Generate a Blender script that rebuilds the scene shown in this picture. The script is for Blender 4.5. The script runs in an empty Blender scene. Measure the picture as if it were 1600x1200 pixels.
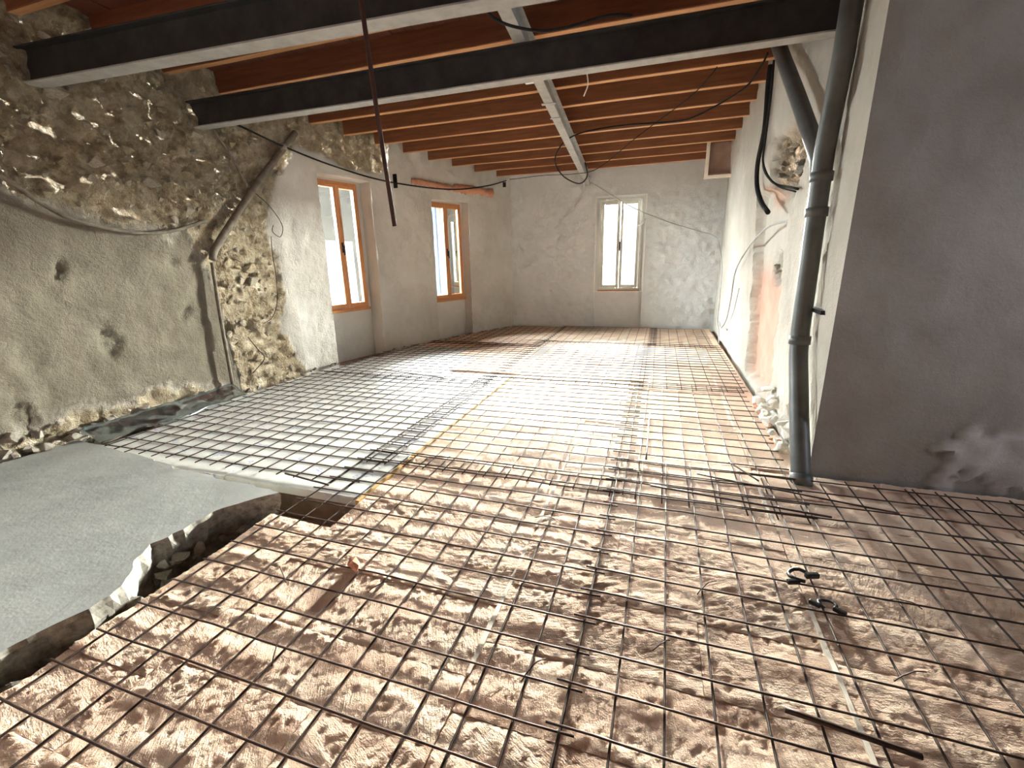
import bpy, bmesh, math, random
from mathutils import Vector, Matrix, noise
random.seed(11)
R = random.Random(5)
sc = bpy.context.scene
col = sc.collection

# ------------------------------------------------------------------ camera
cam_d = bpy.data.cameras.new('camera'); cam = bpy.data.objects.new('camera', cam_d); col.objects.link(cam)
cam_d.sensor_width = 36.0; cam_d.lens = 695.0 / 1600.0 * 36.0; cam_d.clip_start = 0.05
cx = Vector((0.95077, 0.30904, -0.02303)); cdn = Vector((0.06217, -0.26301, -0.96279)); cf = Vector((-0.30359, 0.91396, -0.26928))
M = Matrix((cx, -cdn, -cf)).transposed().to_4x4(); M.translation = Vector((0, 0, 1.4))
cam.matrix_world = M
sc.camera = cam

# ------------------------------------------------------------------ sky, daylight, exposure
w = bpy.data.worlds.new('sky'); sc.world = w; w.use_nodes = True
bg = w.node_tree.nodes['Background']; bg.inputs[0].default_value = (0.86, 0.93, 1.0, 1); bg.inputs[1].default_value = 0.75
sc.view_settings.view_transform = 'Standard'; sc.view_settings.look = 'None'; sc.view_settings.gamma = 1.0
sc.view_settings.use_curve_mapping = False
sc.view_settings.exposure = 1.85

def area(name, loc, target, sx, sy, power, colr, spread=180):
    d = bpy.data.lights.new(name, 'AREA'); d.shape = 'RECTANGLE'; d.size = sx; d.size_y = sy
    d.energy = power; d.color = colr; d.spread = math.radians(spread)
    o = bpy.data.objects.new(name, d); col.objects.link(o); o.location = loc
    o.rotation_euler = (Vector(target) - Vector(loc)).to_track_quat('-Z', 'Y').to_euler()
    return o
area('low_bright_sky', (1.9, 21.5, 3.45), (-0.4, 9.4, 1.6), 13.0, 1.4, 26000, (1.0, 0.95, 0.87), 85)
area('daylight_far_window', (-0.82, 10.15, 2.45), (-0.82, 8.4, 0.2), 0.85, 0.6, 300, (0.95, 0.97, 1.0), 105)
area('daylight_left_sky', (-9.0, 6.0, 3.6), (-4.0, 7.0, 1.5), 7.0, 4.0, 8500, (0.94, 0.97, 1.0))
area('daylight_side_opening', (4.4, 1.7, 1.75), (2.2, 3.12, 1.5), 0.9, 1.2, 6, (0.80, 0.88, 1.0), 80)
area('daylight_rear_left_opening', (-5.1, -0.2, 1.75), (0, 1.2, 0.2), 1.1, 1.2, 2.6, (0.78, 0.88, 1.0))

# ------------------------------------------------------------------ helpers
def tag(o, label=None, cat=None, group=None, kind=None):
    if label: o['label'] = label
    if cat: o['category'] = cat
    if group: o['group'] = group
    if kind: o['kind'] = kind
    return o
def mesh_obj(name, verts, faces, mat=None, parent=None, smooth=False):
    me = bpy.data.meshes.new(name); me.from_pydata(verts, [], faces); me.update()
    if smooth: me.polygons.foreach_set('use_smooth', [True] * len(me.polygons))
    if mat: me.materials.append(mat)
    o = bpy.data.objects.new(name, me); col.objects.link(o)
    if parent: o.parent = parent
    return o
def empty(name, loc=(0, 0, 0)):
    o = bpy.data.objects.new(name, None); col.objects.link(o); o.location = loc; o.empty_display_size = 0.1
    return o
class MB:
    def __init__(s): s.v = []; s.f = []
    def box(s, a, b, ax=None, org=None):
        n = len(s.v)
        for z in (a[2], b[2]):
            for y in (a[1], b[1]):
                for x in (a[0], b[0]):
                    p = Vector((x, y, z))
                    if ax: p = Vector(org) + ax[0] * x + ax[1] * y + ax[2] * z
                    s.v.append(tuple(p))
        s.f += [[n + i for i in q] for q in ((0, 2, 3, 1), (4, 5, 7, 6), (0, 1, 5, 4), (2, 6, 7, 3), (0, 4, 6, 2), (1, 3, 7, 5))]
        return s
    def tube(s, pts, r, sides=8, cap=True):
        pts = [Vector(p) for p in pts]; n0 = len(s.v); up = Vector((0, 0, 1)); prev = None
        for i, p in enumerate(pts):
            t = (pts[min(i + 1, len(pts) - 1)] - pts[max(i - 1, 0)]).normalized()
            if prev is None:
                u = t.cross(up)
                if u.length < 0.1: u = t.cross(Vector((1, 0, 0)))
            else: u = prev - t * prev.dot(t)
            u.normalize(); prev = u; v = t.cross(u); rr = r[i] if isinstance(r, (list, tuple)) else r
            for k in range(sides):
                a = 2 * math.pi * k / sides
                s.v.append(tuple(p + (u * math.cos(a) + v * math.sin(a)) * rr))
        for i in range(len(pts) - 1):
            for k in range(sides):
                a = n0 + i * sides + k; b = n0 + i * sides + (k + 1) % sides
                s.f.append([a, b, b + sides, a + sides])
        if cap:
            s.f.append([n0 + k for k in range(sides)][::-1]); e = n0 + (len(pts) - 1) * sides
            s.f.append([e + k for k in range(sides)])
        return s
    def build(s, name, mat, parent=None, smooth=False, bevel=0):
        o = mesh_obj(name, s.v, s.f, mat, parent, smooth)
        if bevel:
            m = o.modifiers.new('b', 'BEVEL'); m.width = bevel; m.segments = 2; m.limit_method = 'ANGLE'
        return o
def smooth_path(pts, n=8):
    P = [Vector(p) for p in pts]; P = [P[0] * 2 - P[1]] + P + [P[-1] * 2 - P[-2]]; out = []
    for i in range(1, len(P) - 2):
        for k in range(n):
            t = k / n; a, b, c, d = P[i - 1:i + 3]
            out.append(0.5 * ((2 * b) + (c - a) * t + (2 * a - 5 * b + 4 * c - d) * t * t + (3 * b - a - 3 * c + d) * t ** 3))
    out.append(P[-2]); return out
def nz(x, y, z=0.0): return noise.noise(Vector((x, y, z)))
def fbm(x, y, z=0.0, o=4): return noise.fractal(Vector((x, y, z)), 0.7, 2.1, o)
def sstep(a, b, x):
    t = max(0.0, min(1.0, (x - a) / (b - a))); return t * t * (3 - 2 * t)
def lerp_poly(poly, y):       # poly: list of (key, val) ascending
    if y <= poly[0][0]: return poly[0][1]
    for (a, va), (b, vb) in zip(poly[:-1], poly[1:]):
        if y <= b: return va + (vb - va) * (y - a) / (b - a)
    return poly[-1][1]

# ------------------------------------------------------------------ materials
class NT:
    def __init__(s, name):
        s.m = bpy.data.materials.new(name); s.m.use_nodes = True; s.t = s.m.node_tree; s.b = s.t.nodes['Principled BSDF']
        s.tc = s.t.nodes.new('ShaderNodeTexCoord')
    def n(s, typ, **kw):
        o = s.t.nodes.new(typ)
        for k, v in kw.items():
            if k in o.inputs.keys(): pass
            setattr(o, k, v)
        return o
    def l(s, a, b): s.t.links.new(a, b)
    def noise(s, scale, detail=4, rough=0.55, vec=None, dist=0.0):
        o = s.n('ShaderNodeTexNoise'); o.inputs['Scale'].default_value = scale; o.inputs['Detail'].default_value = detail
        o.inputs['Roughness'].default_value = rough; o.inputs['Distortion'].default_value = dist
        s.l(vec or s.tc.outputs['Object'], o.inputs['Vector']); return o.outputs['Fac']
    def voro(s, scale, vec=None, out='Distance', feat='F1'):
        o = s.n('ShaderNodeTexVoronoi', feature=feat); o.inputs['Scale'].default_value = scale
        s.l(vec or s.tc.outputs['Object'], o.inputs['Vector']); return o.outputs[out]
    def ramp(s, fac, stops):
        o = s.n('ShaderNodeValToRGB'); e = o.color_ramp.elements
        while len(e) < len(stops): e.new(0.5)
        for q, (p, c) in zip(e, stops): q.position = p; q.color = (*c, 1)
        s.l(fac, o.inputs[0]); return o.outputs[0]
    def mix(s, fac, a, b, mode='MIX'):
        o = s.n('ShaderNodeMix', data_type='RGBA', blend_type=mode)
        for sock, v in ((o.inputs[0], fac), (o.inputs[6], a), (o.inputs[7], b)):
            if isinstance(v, bpy.types.NodeSocket): s.l(v, sock)
            elif isinstance(v, (int, float)): sock.default_value = v
            else: sock.default_value = (*v, 1)
        return o.outputs[2]
    def math(s, op, a, b=0.0):
        o = s.n('ShaderNodeMath', operation=op)
        for sock, v in ((o.inputs[0], a), (o.inputs[1], b)):
            if isinstance(v, bpy.types.NodeSocket): s.l(v, sock)
            else: sock.default_value = v
        return o.outputs[0]
    def attr(s, name):
        o = s.n('ShaderNodeAttribute'); o.attribute_name = name; return o
    def bump(s, h, strength=0.5, dist=0.01, prev=None):
        o = s.n('ShaderNodeBump'); o.inputs['Strength'].default_value = strength; o.inputs['Distance'].default_value = dist
        s.l(h, o.inputs['Height'])
        if prev: s.l(prev, o.inputs['Normal'])
        return o.outputs[0]
    def fin(s, colr=None, rough=0.8, normal=None, metal=0.0, spec=0.3):
        if colr is not None:
            if isinstance(colr, bpy.types.NodeSocket): s.l(colr, s.b.inputs['Base Color'])
            else: s.b.inputs['Base Color'].default_value = (*colr, 1)
        if isinstance(rough, bpy.types.NodeSocket): s.l(rough, s.b.inputs['Roughness'])
        else: s.b.inputs['Roughness'].default_value = rough
        s.b.inputs['Metallic'].default_value = metal; s.b.inputs['Specular IOR Level'].default_value = spec
        if normal: s.l(normal, s.b.inputs['Normal'])
        return s.m

def wall_mat(name, pa, pb, ra, rb, rc, smooth_col, bump=0.6, blue=((0.44, 0.28, 0.21), (0.52, 0.36, 0.28))):
    """plaster pa/pb, exposed rubble ra/rb/rc where the mesh colour 'mask' red is high, flat patches where green is high"""
    t = NT(name); a = t.attr('mask'); sep = t.n('ShaderNodeSeparateColor'); t.l(a.outputs['Color'], sep.inputs[0])
    pl = t.ramp(t.noise(1.7, 6, 0.62), [(0.32, pa), (0.68, pb)])
    pl = t.mix(t.math('MULTIPLY', t.noise(9, 5, 0.7), 0.35), pl, tuple(c * 0.72 for c in pa))
    vc = t.voro(17, out='Color'); sepv = t.n('ShaderNodeSeparateColor'); t.l(vc, sepv.inputs[0])
    ru = t.ramp(t.noise(7.0, 7, 0.72), [(0.3, rc), (0.45, ra), (0.6, rb), (0.75, ra)])
    ru = t.mix(t.math('MULTIPLY', sepv.outputs[0], 0.4), ru, rc)
    c = t.mix(sep.outputs[0], pl, ru)
    sm = t.ramp(t.noise(3.0, 5, 0.6), [(0.3, smooth_col), (0.75, tuple(x * 0.86 for x in smooth_col))])
    c = t.mix(sep.outputs[1], c, sm)
    pinkm = t.ramp(t.noise(4.0, 5, 0.6), [(0.3, blue[0]), (0.75, blue[1])])
    c = t.mix(sep.outputs[2], c, pinkm)
    h = t.math('ADD', t.noise(28, 8, 0.65), t.math('MULTIPLY', t.noise(110, 4, 0.6), 0.35))
    rough_amt = t.math('SUBTRACT', 1.0, t.math('MULTIPLY', sep.outputs[1], 0.8))
    h = t.math('MULTIPLY', h, rough_amt)
    coarse = t.math('MULTIPLY', t.noise(13, 6, 0.7), sep.outputs[0])
    nrm = t.bump(coarse, 1.0, 0.07, t.bump(h, bump, 0.02))
    return t.fin(c, 0.95, nrm, spec=0.15)

M_left = wall_mat('lime_plaster_left', (0.54, 0.52, 0.47), (0.66, 0.64, 0.585), (0.38, 0.31, 0.205), (0.54, 0.475, 0.35), (0.16, 0.12, 0.075), (0.68, 0.67, 0.63), 0.9, ((0.145, 0.128, 0.098), (0.215, 0.193, 0.152)))
M_far = wall_mat('grey_render_far', (0.68, 0.71, 0.72), (0.80, 0.82, 0.82), (0.60, 0.5, 0.4), (0.7, 0.6, 0.5), (0.4, 0.3, 0.2), (0.76, 0.77, 0.76), 0.8)
M_right = wall_mat('cream_render_right', (0.40, 0.37, 0.315), (0.51, 0.475, 0.415), (0.42, 0.33, 0.22), (0.62, 0.5, 0.38), (0.08, 0.07, 0.055), (0.50, 0.47, 0.41))
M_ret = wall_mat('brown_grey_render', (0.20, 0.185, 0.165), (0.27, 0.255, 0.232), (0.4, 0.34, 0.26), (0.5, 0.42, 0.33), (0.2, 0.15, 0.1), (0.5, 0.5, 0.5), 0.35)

def m_tile():
    t = NT('pink_clay_board'); oi = t.n('ShaderNodeObjectInfo'); rnd = oi.outputs['Random']
    vr = t.n('ShaderNodeVectorRotate', rotation_type='Z_AXIS'); t.l(t.tc.outputs['Object'], vr.inputs['Vector'])
    t.l(t.math('MULTIPLY', rnd, 3.1), vr.inputs['Angle'])
    mp = t.n('ShaderNodeMapping'); mp.inputs['Scale'].default_value = (1, 0.14, 1); t.l(vr.outputs[0], mp.inputs['Vector'])
    scr = t.noise(95, 4, 0.6, mp.outputs[0], 0.6); lump = t.noise(60, 5, 0.7); fine = t.noise(190, 3, 0.6)
    c = t.ramp(t.noise(3.2, 4, 0.6), [(0.28, (0.70, 0.48, 0.345)), (0.5, (0.76, 0.56, 0.42)), (0.74, (0.81, 0.65, 0.505))])
    hsv = t.n('ShaderNodeHueSaturation'); t.l(c, hsv.inputs['Color']); t.l(t.math('ADD', t.math('MULTIPLY', rnd, 0.28), 0.86), hsv.inputs['Value'])
    h = t.math('ADD', t.math('ADD', t.math('MULTIPLY', scr, 0.9), t.math('MULTIPLY', lump, 0.9)), t.math('MULTIPLY', fine, 0.4))
    return t.fin(hsv.outputs[0], 0.9, t.bump(h, 0.8, 0.012), spec=0.2)
M_tile = m_tile()
def m_simple(name, a, b, scale, rough=0.7, metal=0.0, bs=0.3, bd=0.005, bscale=60, stretch=None, spec=0.3):
    t = NT(name); vec = None
    if stretch:
        mp = t.n('ShaderNodeMapping'); mp.inputs['Scale'].default_value = stretch; t.l(t.tc.outputs['Object'], mp.inputs['Vector']); vec = mp.outputs[0]
    c = t.ramp(t.noise(scale, 5, 0.62, vec), [(0.3, a), (0.7, b)])
    return t.fin(c, rough, t.bump(t.noise(bscale, 4, 0.6, vec), bs, bd), metal, spec)
M_joist = m_simple('red_brown_timber', (0.16, 0.062, 0.030), (0.26, 0.105, 0.050), 5, 0.6, 0, 0.3, 0.003, 25, (0.5, 6, 6))
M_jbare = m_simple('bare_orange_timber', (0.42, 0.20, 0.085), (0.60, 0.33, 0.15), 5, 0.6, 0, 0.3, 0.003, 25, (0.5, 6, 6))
M_deck = m_simple('dark_red_deck_board', (0.10, 0.034, 0.020), (0.17, 0.060, 0.034), 4, 0.65, 0, 0.3, 0.003, 25, (6, 0.5, 6))
M_steel = m_simple('dark_primed_steel', (0.022, 0.022, 0.021), (0.045, 0.045, 0.043), 7, 0.6, 0.0, 0.2, 0.002, 80)
M_galv = m_simple('grey_steel_lit_flange', (0.28, 0.28, 0.27), (0.40, 0.40, 0.385), 9, 0.6, 0.0, 0.2, 0.002, 80)
M_rebar = m_simple('rusty_black_wire', (0.030, 0.022, 0.020), (0.085, 0.052, 0.040), 30, 0.55, 0.5, 0.4, 0.001, 300)
M_foam = m_simple('white_insulation', (0.52, 0.53, 0.51), (0.66, 0.66, 0.63), 3, 0.8, 0, 0.2, 0.003, 40)
def m_foam():
    t = NT('white_insulation_board'); base = t.ramp(t.noise(4, 4, 0.6), [(0.3, (0.56, 0.57, 0.55)), (0.7, (0.70, 0.70, 0.67))])
    mp = t.n('ShaderNodeMapping'); mp.inputs['Scale'].default_value = (1.0, 2.2, 1); t.l(t.tc.outputs['Object'], mp.inputs['Vector'])
    blot = t.ramp(t.noise(3.6, 2, 0.5, mp.outputs[0]), [(0.60, (0, 0, 0)), (0.66, (1, 1, 1))])
    fine = t.ramp(t.noise(34, 2, 0.6, mp.outputs[0]), [(0.47, (0, 0, 0)), (0.53, (1, 1, 1))])
    f = t.mix(1.0, blot, fine, 'MULTIPLY')
    return t.fin(t.mix(t.math('MULTIPLY', f, 0.75), base, (0.24, 0.28, 0.52)), 0.75, t.bump(t.noise(50, 4, 0.6), 0.15, 0.003))
M_foam = m_foam()
M_foamedge = m_simple('yellow_foam_edge', (0.44, 0.27, 0.09), (0.54, 0.35, 0.13), 8)
def m_slab():
    t = NT('broken_concrete'); a = t.attr('mask'); sep = t.n('ShaderNodeSeparateColor'); t.l(a.outputs['Color'], sep.inputs[0])
    top = t.ramp(t.noise(2.2, 6, 0.6), [(0.3, (0.25, 0.26, 0.255)), (0.7, (0.36, 0.37, 0.36))])
    side = t.ramp(t.noise(22, 7, 0.7), [(0.3, (0.10, 0.09, 0.075)), (0.5, (0.30, 0.28, 0.24)), (0.7, (0.46, 0.43, 0.37))])
    c = t.mix(sep.outputs[0], top, side)
    b1 = t.bump(t.math('ADD', t.noise(6, 5, 0.6), t.math('MULTIPLY', t.noise(70, 5, 0.6), 0.15)), 0.25, 0.02)
    return t.fin(c, t.math('ADD', 0.48, t.math('MULTIPLY', sep.outputs[0], 0.45)), b1, spec=0.4)
M_slab = m_slab()
M_rubble = m_simple('rubble_stone', (0.20, 0.17, 0.13), (0.44, 0.395, 0.31), 9, 0.95, 0, 0.7, 0.01, 40)
M_stone = m_simple('ochre_field_stone', (0.24, 0.19, 0.115), (0.46, 0.40, 0.28), 6, 0.95, 0, 0.8, 0.012, 35)
M_lump = m_simple('grey_mortar_lump', (0.22, 0.20, 0.165), (0.40, 0.37, 0.32), 10, 0.95, 0, 0.7, 0.01, 40)
M_plast = m_simple('white_plaster_lump', (0.60, 0.57, 0.50), (0.75, 0.72, 0.66), 10, 0.9, 0, 0.6, 0.008, 40)
M_brick = m_simple('terracotta_fragment', (0.50, 0.22, 0.13), (0.62, 0.33, 0.22), 12, 0.9, 0, 0.5, 0.006, 60)
M_base = m_simple('earth_brown_subfloor', (0.17, 0.11, 0.08), (0.30, 0.21, 0.15), 5, 0.95, 0, 0.6, 0.01, 30)
M_wood = m_simple('orange_varnished_wood', (0.48, 0.20, 0.075), (0.62, 0.29, 0.12), 6, 0.42, 0, 0.2, 0.002, 40, (8, 8, 0.7))
M_whitewood = m_simple('pale_painted_wood', (0.56, 0.57, 0.52), (0.66, 0.66, 0.61), 6, 0.5)
M_whitetrim = m_simple('white_sealing_strip', (0.80, 0.80, 0.77), (0.88, 0.88, 0.85), 8, 0.6)
M_black = m_simple('black_cable_sheath', (0.012, 0.012, 0.012), (0.028, 0.026, 0.025), 10, 0.8, spec=0.1)
M_greycable = m_simple('grey_cable_sheath', (0.30, 0.29, 0.27), (0.42, 0.41, 0.39), 10, 0.6)
M_whitecable = m_simple('white_cable_sheath', (0.66, 0.65, 0.62), (0.75, 0.74, 0.7), 10, 0.5)
M_pvc = m_simple('grey_pvc_pipe', (0.065, 0.068, 0.065), (0.11, 0.113, 0.108), 5, 0.45, 0, 0.1, 0.002, 40)
M_dustcond = m_simple('dusty_conduit', (0.10, 0.085, 0.065), (0.22, 0.19, 0.15), 14, 0.8, 0, 0.5, 0.004, 60)
M_rod = m_simple('dark_red_rod', (0.045, 0.022, 0.018), (0.075, 0.036, 0.028), 8, 0.6)
M_boxp = m_simple('stained_brown_panel', (0.30, 0.17, 0.13), (0.46, 0.35, 0.29), 3, 0.7)
M_lath = m_simple('pale_mortar_strip', (0.74, 0.66, 0.56), (0.84, 0.77, 0.67), 10, 0.9)
M_plasticblk = m_simple('black_plastic', (0.010, 0.010, 0.011), (0.020, 0.020, 0.021), 10, 0.4)
def m_glass():
    t = NT('window_glass'); t.t.nodes.remove(t.b)
    tr = t.n('ShaderNodeBsdfTransparent'); gl = t.n('ShaderNodeBsdfGlossy'); gl.inputs['Roughness'].default_value = 0.03
    tr.inputs[0].default_value = (0.93, 0.96, 0.95, 1)
    fr = t.n('ShaderNodeFresnel'); fr.inputs['IOR'].default_value = 1.45; mx = t.n('ShaderNodeMixShader')
    t.l(fr.outputs[0], mx.inputs[0]); t.l(tr.outputs[0], mx.inputs[1]); t.l(gl.outputs[0], mx.inputs[2])
    t.l(mx.outputs[0], t.t.nodes['Material Output'].inputs[0]); return t.m
M_glass = m_glass()
def m_film():
    t = NT('clear_plastic_film'); t.t.nodes.remove(t.b)
    tr = t.n('ShaderNodeBsdfTransparent'); tr.inputs[0].default_value = (0.75, 0.82, 0.86, 1)
    gl = t.n('ShaderNodeBsdfGlossy'); gl.inputs['Roughness'].default_value = 0.18; gl.inputs[0].default_value = (0.8, 0.88, 0.95, 1)
    mx = t.n('ShaderNodeMixShader'); mx.inputs[0].default_value = 0.45
    t.l(tr.outputs[0], mx.inputs[1]); t.l(gl.outputs[0], mx.inputs[2]); t.l(mx.outputs[0], t.t.nodes['Material Output'].inputs[0]); return t.m
M_film = m_film()

# ------------------------------------------------------------------ room shell: walls
LEFT = [(-4.7, -2.6), (-4.62, 0.5), (-4.55, 2.2), (-4.5, 3.65), (-4.47, 4.8), (-4.42, 5.27), (-4.22, 6.17), (-3.88, 7.4), (-3.55, 8.29), (-3.0, 9.5)]
def xleft(y): return lerp_poly([(b, a) for a, b in LEFT], y)
def zj(y): return 2.94 + 0.037 * (9.35 - y)          # underside of the joists

def wall(name, poly, zlo, zhi, step, niches, disp, mat, lean=None, label=None):
    """Displaced wall; niches: (s0, s1, z1, depth, hole(s0,s1,z0,z1) or None). Normal points into the room."""
    P = [Vector((*p, 0)) for p in poly]; S = [0.0]
    for a, b in zip(P[:-1], P[1:]): S.append(S[-1] + (b - a).length)
    def at(s):
        for i in range(len(P) - 1):
            if s <= S[i + 1] or i == len(P) - 2:
                return P[i].lerp(P[i + 1], (s - S[i]) / (S[i + 1] - S[i])), i
    def nrm(s):
        t = (at(min(s + 0.08, S[-1]))[0] - at(max(s - 0.08, 0))[0]).normalized(); return Vector((t.y, -t.x, 0))
    # columns (s, niche index or -1) and rows (z)
    brk_s = set(); brk_z = set()
    for (s0, s1, z1, d, h) in niches:
        brk_z.add(z1)
        if h: brk_s.update((h[0], h[1])); brk_z.update((h[2], h[3]))
    cols = []
    edges = sorted([(n[0], i, 0) for i, n in enumerate(niches)] + [(n[1], i, 1) for i, n in enumerate(niches)] + [(b, -2, 2) for b in brk_s] + [(0, -2, 2), (S[-1], -2, 2)])
    cur = -1
    for k, (s, i, typ) in enumerate(edges):
        if typ == 0: cols.append((s, -1)); cols.append((s, i)); cur = i
        elif typ == 1: cols.append((s, i)); cols.append((s, -1)); cur = -1
        else: cols.append((s, cur))
        if k < len(edges) - 1:
            nx = edges[k + 1][0]; n = int((nx - s) / step)
            for q in range(1, n): cols.append((s + (nx - s) * q / n, cur))
    zs = sorted([zlo, zhi] + list(brk_z)); rows = []
    for a, b in zip(zs[:-1], zs[1:]):
        n = max(1, int((b - a) / step))
        rows += [a + (b - a) * q / n for q in range(n)]
        if any(abs(b - nn[2]) < 1e-6 for nn in niches): rows.append(b - 1e-5)
    rows.append(zhi)
    V = []; C = []; F = []; W = len(rows)
    for (s, i) in cols:
        p, _ = at(s); n = nrm(s)
        for z in rows:
            d, r, g, b = disp(s, z, p, i)
            if i >= 0 and z < niches[i][2] - 5e-6: d = d * 0.25 - niches[i][3]; g = max(g, 0.8); r = 0; b = 0
            q = p + n * (d + (lean(s, z, p) if lean else 0)); V.append((q.x, q.y, z)); C.append((r, g, b, 1))
    for a in range(len(cols) - 1):
        for c in range(W - 1):
            sa, ia = cols[a]; sb, ib = cols[a + 1]
            if ia >= 0 and ia == ib and niches[ia][4]:
                h = niches[ia][4]
                if sa >= h[0] - 1e-6 and sb <= h[1] + 1e-6 and rows[c] >= h[2] - 2e-5 and rows[c + 1] <= h[3] + 2e-5: continue
            F.append([a * W + c, (a + 1) * W + c, (a + 1) * W + c + 1, a * W + c + 1])
    o = mesh_obj(name, V, F, mat, None, True)
    ca = o.data.color_attributes.new('mask', 'FLOAT_COLOR', 'POINT')
    ca.data.foreach_set('color', [x for c in C for x in c])
    bm = bmesh.new(); bm.from_mesh(o.data); bmesh.ops.remove_doubles(bm, verts=list(bm.verts), dist=1e-4); bm.to_mesh(o.data); bm.free()
    o.data.set_sharp_from_angle(angle=math.radians(55))
    tag(o, label, kind='structure'); o['category'] = 'wall'
    return o, at, nrm

# left wall
def s_at(poly, y):
    s = 0
    for a, b in zip(poly[:-1], poly[1:]):
        l = math.dist(a, b)
        if y <= b[1]: return s + l * (y - a[1]) / (b[1] - a[1])
        s += l
    return s
sl = lambda y: s_at(LEFT, y)
def rub_left(y, z):
    j = 0.16 * fbm(y * 2.6, z * 2.6, 3.1) + 0.05 * nz(y * 13, z * 13, 1)
    edge = lerp_poly([(0, 4.66), (0.2, 4.56), (0.6, 4.38), (1.0, 4.5), (1.36, 4.53), (1.9, 4.42), (2.1, 4.53), (2.5, 4.76), (2.9, 5.0), (3.4, 5.3)], z)
    low = lerp_poly([(-2.6, 2.2), (2.15, 2.05), (2.5, 1.85), (2.9, 1.78), (3.4, 1.72), (3.62, 1.3), (3.72, -0.3), (6, -0.3)], y)
    a = sstep(-0.02, 0.03, edge + j * 0.5 - y) * sstep(-0.10, 0.06, z - low + j)
    top = sstep(-0.03, 0.03, z - lerp_poly([(5.0, 2.86), (5.6, 2.74), (5.9, 2.66), (6.5, 2.74), (6.6, 3.4)], y) + 0.35 * j) * sstep(4.9, 5.0, y)
    foot = sstep(0.0, 0.12, lerp_poly([(1.5, 0.16), (2.1, 0.34), (2.6, 0.30), (3.1, 0.30), (3.5, 0.12), (3.7, 0.0)], y) - z + j * 0.8) if y < 3.75 else 0
    return max(a, top, foot)
def disp_left(s, z, p, i):
    y = p.y; r = rub_left(y, z)
    d = 0.018 * fbm(y * 1.3, z * 1.3, 0.5)
    if y < 4.9: d += 0.012 * fbm(y * 6, z * 6, 4)
    else: d += 0.012 * fbm(y * 5 + 0.8 * nz(y * 3, z * 3, 2), z * 5, 4) + 0.009 * fbm(y * 12, z * 12, 7)
    if r > 0.01:
        q = Vector((y * 7.5, z * 8.5, 0.3 * nz(y * 3, z * 3))); dist, _ = noise.voronoi(q); e = dist[1] - dist[0]
        d += r * (-0.03 + 0.022 * min(e * 1.6, 0.5) + 0.036 * fbm(y * 6, z * 7, 2) + 0.030 * (0.5 - abs(fbm(y * 13, z * 14, 5))))
    foot = sstep(0.22, -0.05, z + 0.1 * nz(y * 6, 0)) * (1 if y < 3.6 else 0.25)
    d += 0.05 * foot * (0.6 + fbm(y * 6, z * 6, 9))
    pits = noise.noise(Vector((y * 4.5, z * 4.5, 12))); d -= 0.03 * sstep(0.5, 0.62, pits) * (1 if y < 4.5 else 0.2)
    patch = sstep(-0.15, 0.3, fbm(y * 1.1 + 5, z * 1.1, 8) - 0.05) * (0.55 if y > 4.7 else 0.12)
    return d, r, patch * (1 - r), (1 - r) * sstep(4.75, 4.2, y + 0.25 * nz(y * 2, z * 2, 15))
n0 = (sl(-0.9), sl(0.4), 2.4, 0.15, (sl(-0.85), sl(0.35), 1.0, 2.35))
n1 = (sl(5.27), sl(6.17), 2.56, 0.24, (sl(5.27) + 0.06, sl(6.17) - 0.08, 0.72, 2.535))
n2 = (sl(7.42), sl(8.27), 2.44, 0.19, (sl(7.42) + 0.04, sl(8.27) - 0.05, 0.69, 2.42))
def lean_left(s, z, p): return 0.035 * max(z, 0) * sstep(4.4, 5.0, p.y) * sstep(9.0, 8.2, p.y) * 0.45
wall_left, at_l, nr_l = wall('wall_left', LEFT, -0.3, 3.75, 0.03, [n0, n1, n2], disp_left, M_left, lean_left, 'long left wall with patchy grey plaster and exposed yellowish rubble near the beams')

# far wall
FAR = [(-3.4, 9.38), (1.4, 9.52)]
def disp_far(s, z, p, i):
    x = p.x; d = 0.010 * fbm(x * 1.2, z * 1.2, 20) + 0.014 * fbm(x * 4.5 + 0.6 * nz(x * 3, z * 3, 4), z * 4.5, 22) + 0.009 * fbm(x * 11, z * 11, 25)
    return d * (0.8 + 1.0 * sstep(2.9, 2.2, z)), 0, 0, 0
fs = lambda x: (x + 3.4) * math.hypot(4.8, 0.14) / 4.8
wall_far, at_f, nr_f = wall('wall_far', FAR, -0.3, 3.4, 0.035, [(fs(-1.30), fs(-0.35), 2.55, 0.10, (fs(-1.24), fs(-0.41), 0.75, 2.50))], disp_far, M_far, None, 'far end wall in rough grey render around the bright window')

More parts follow.
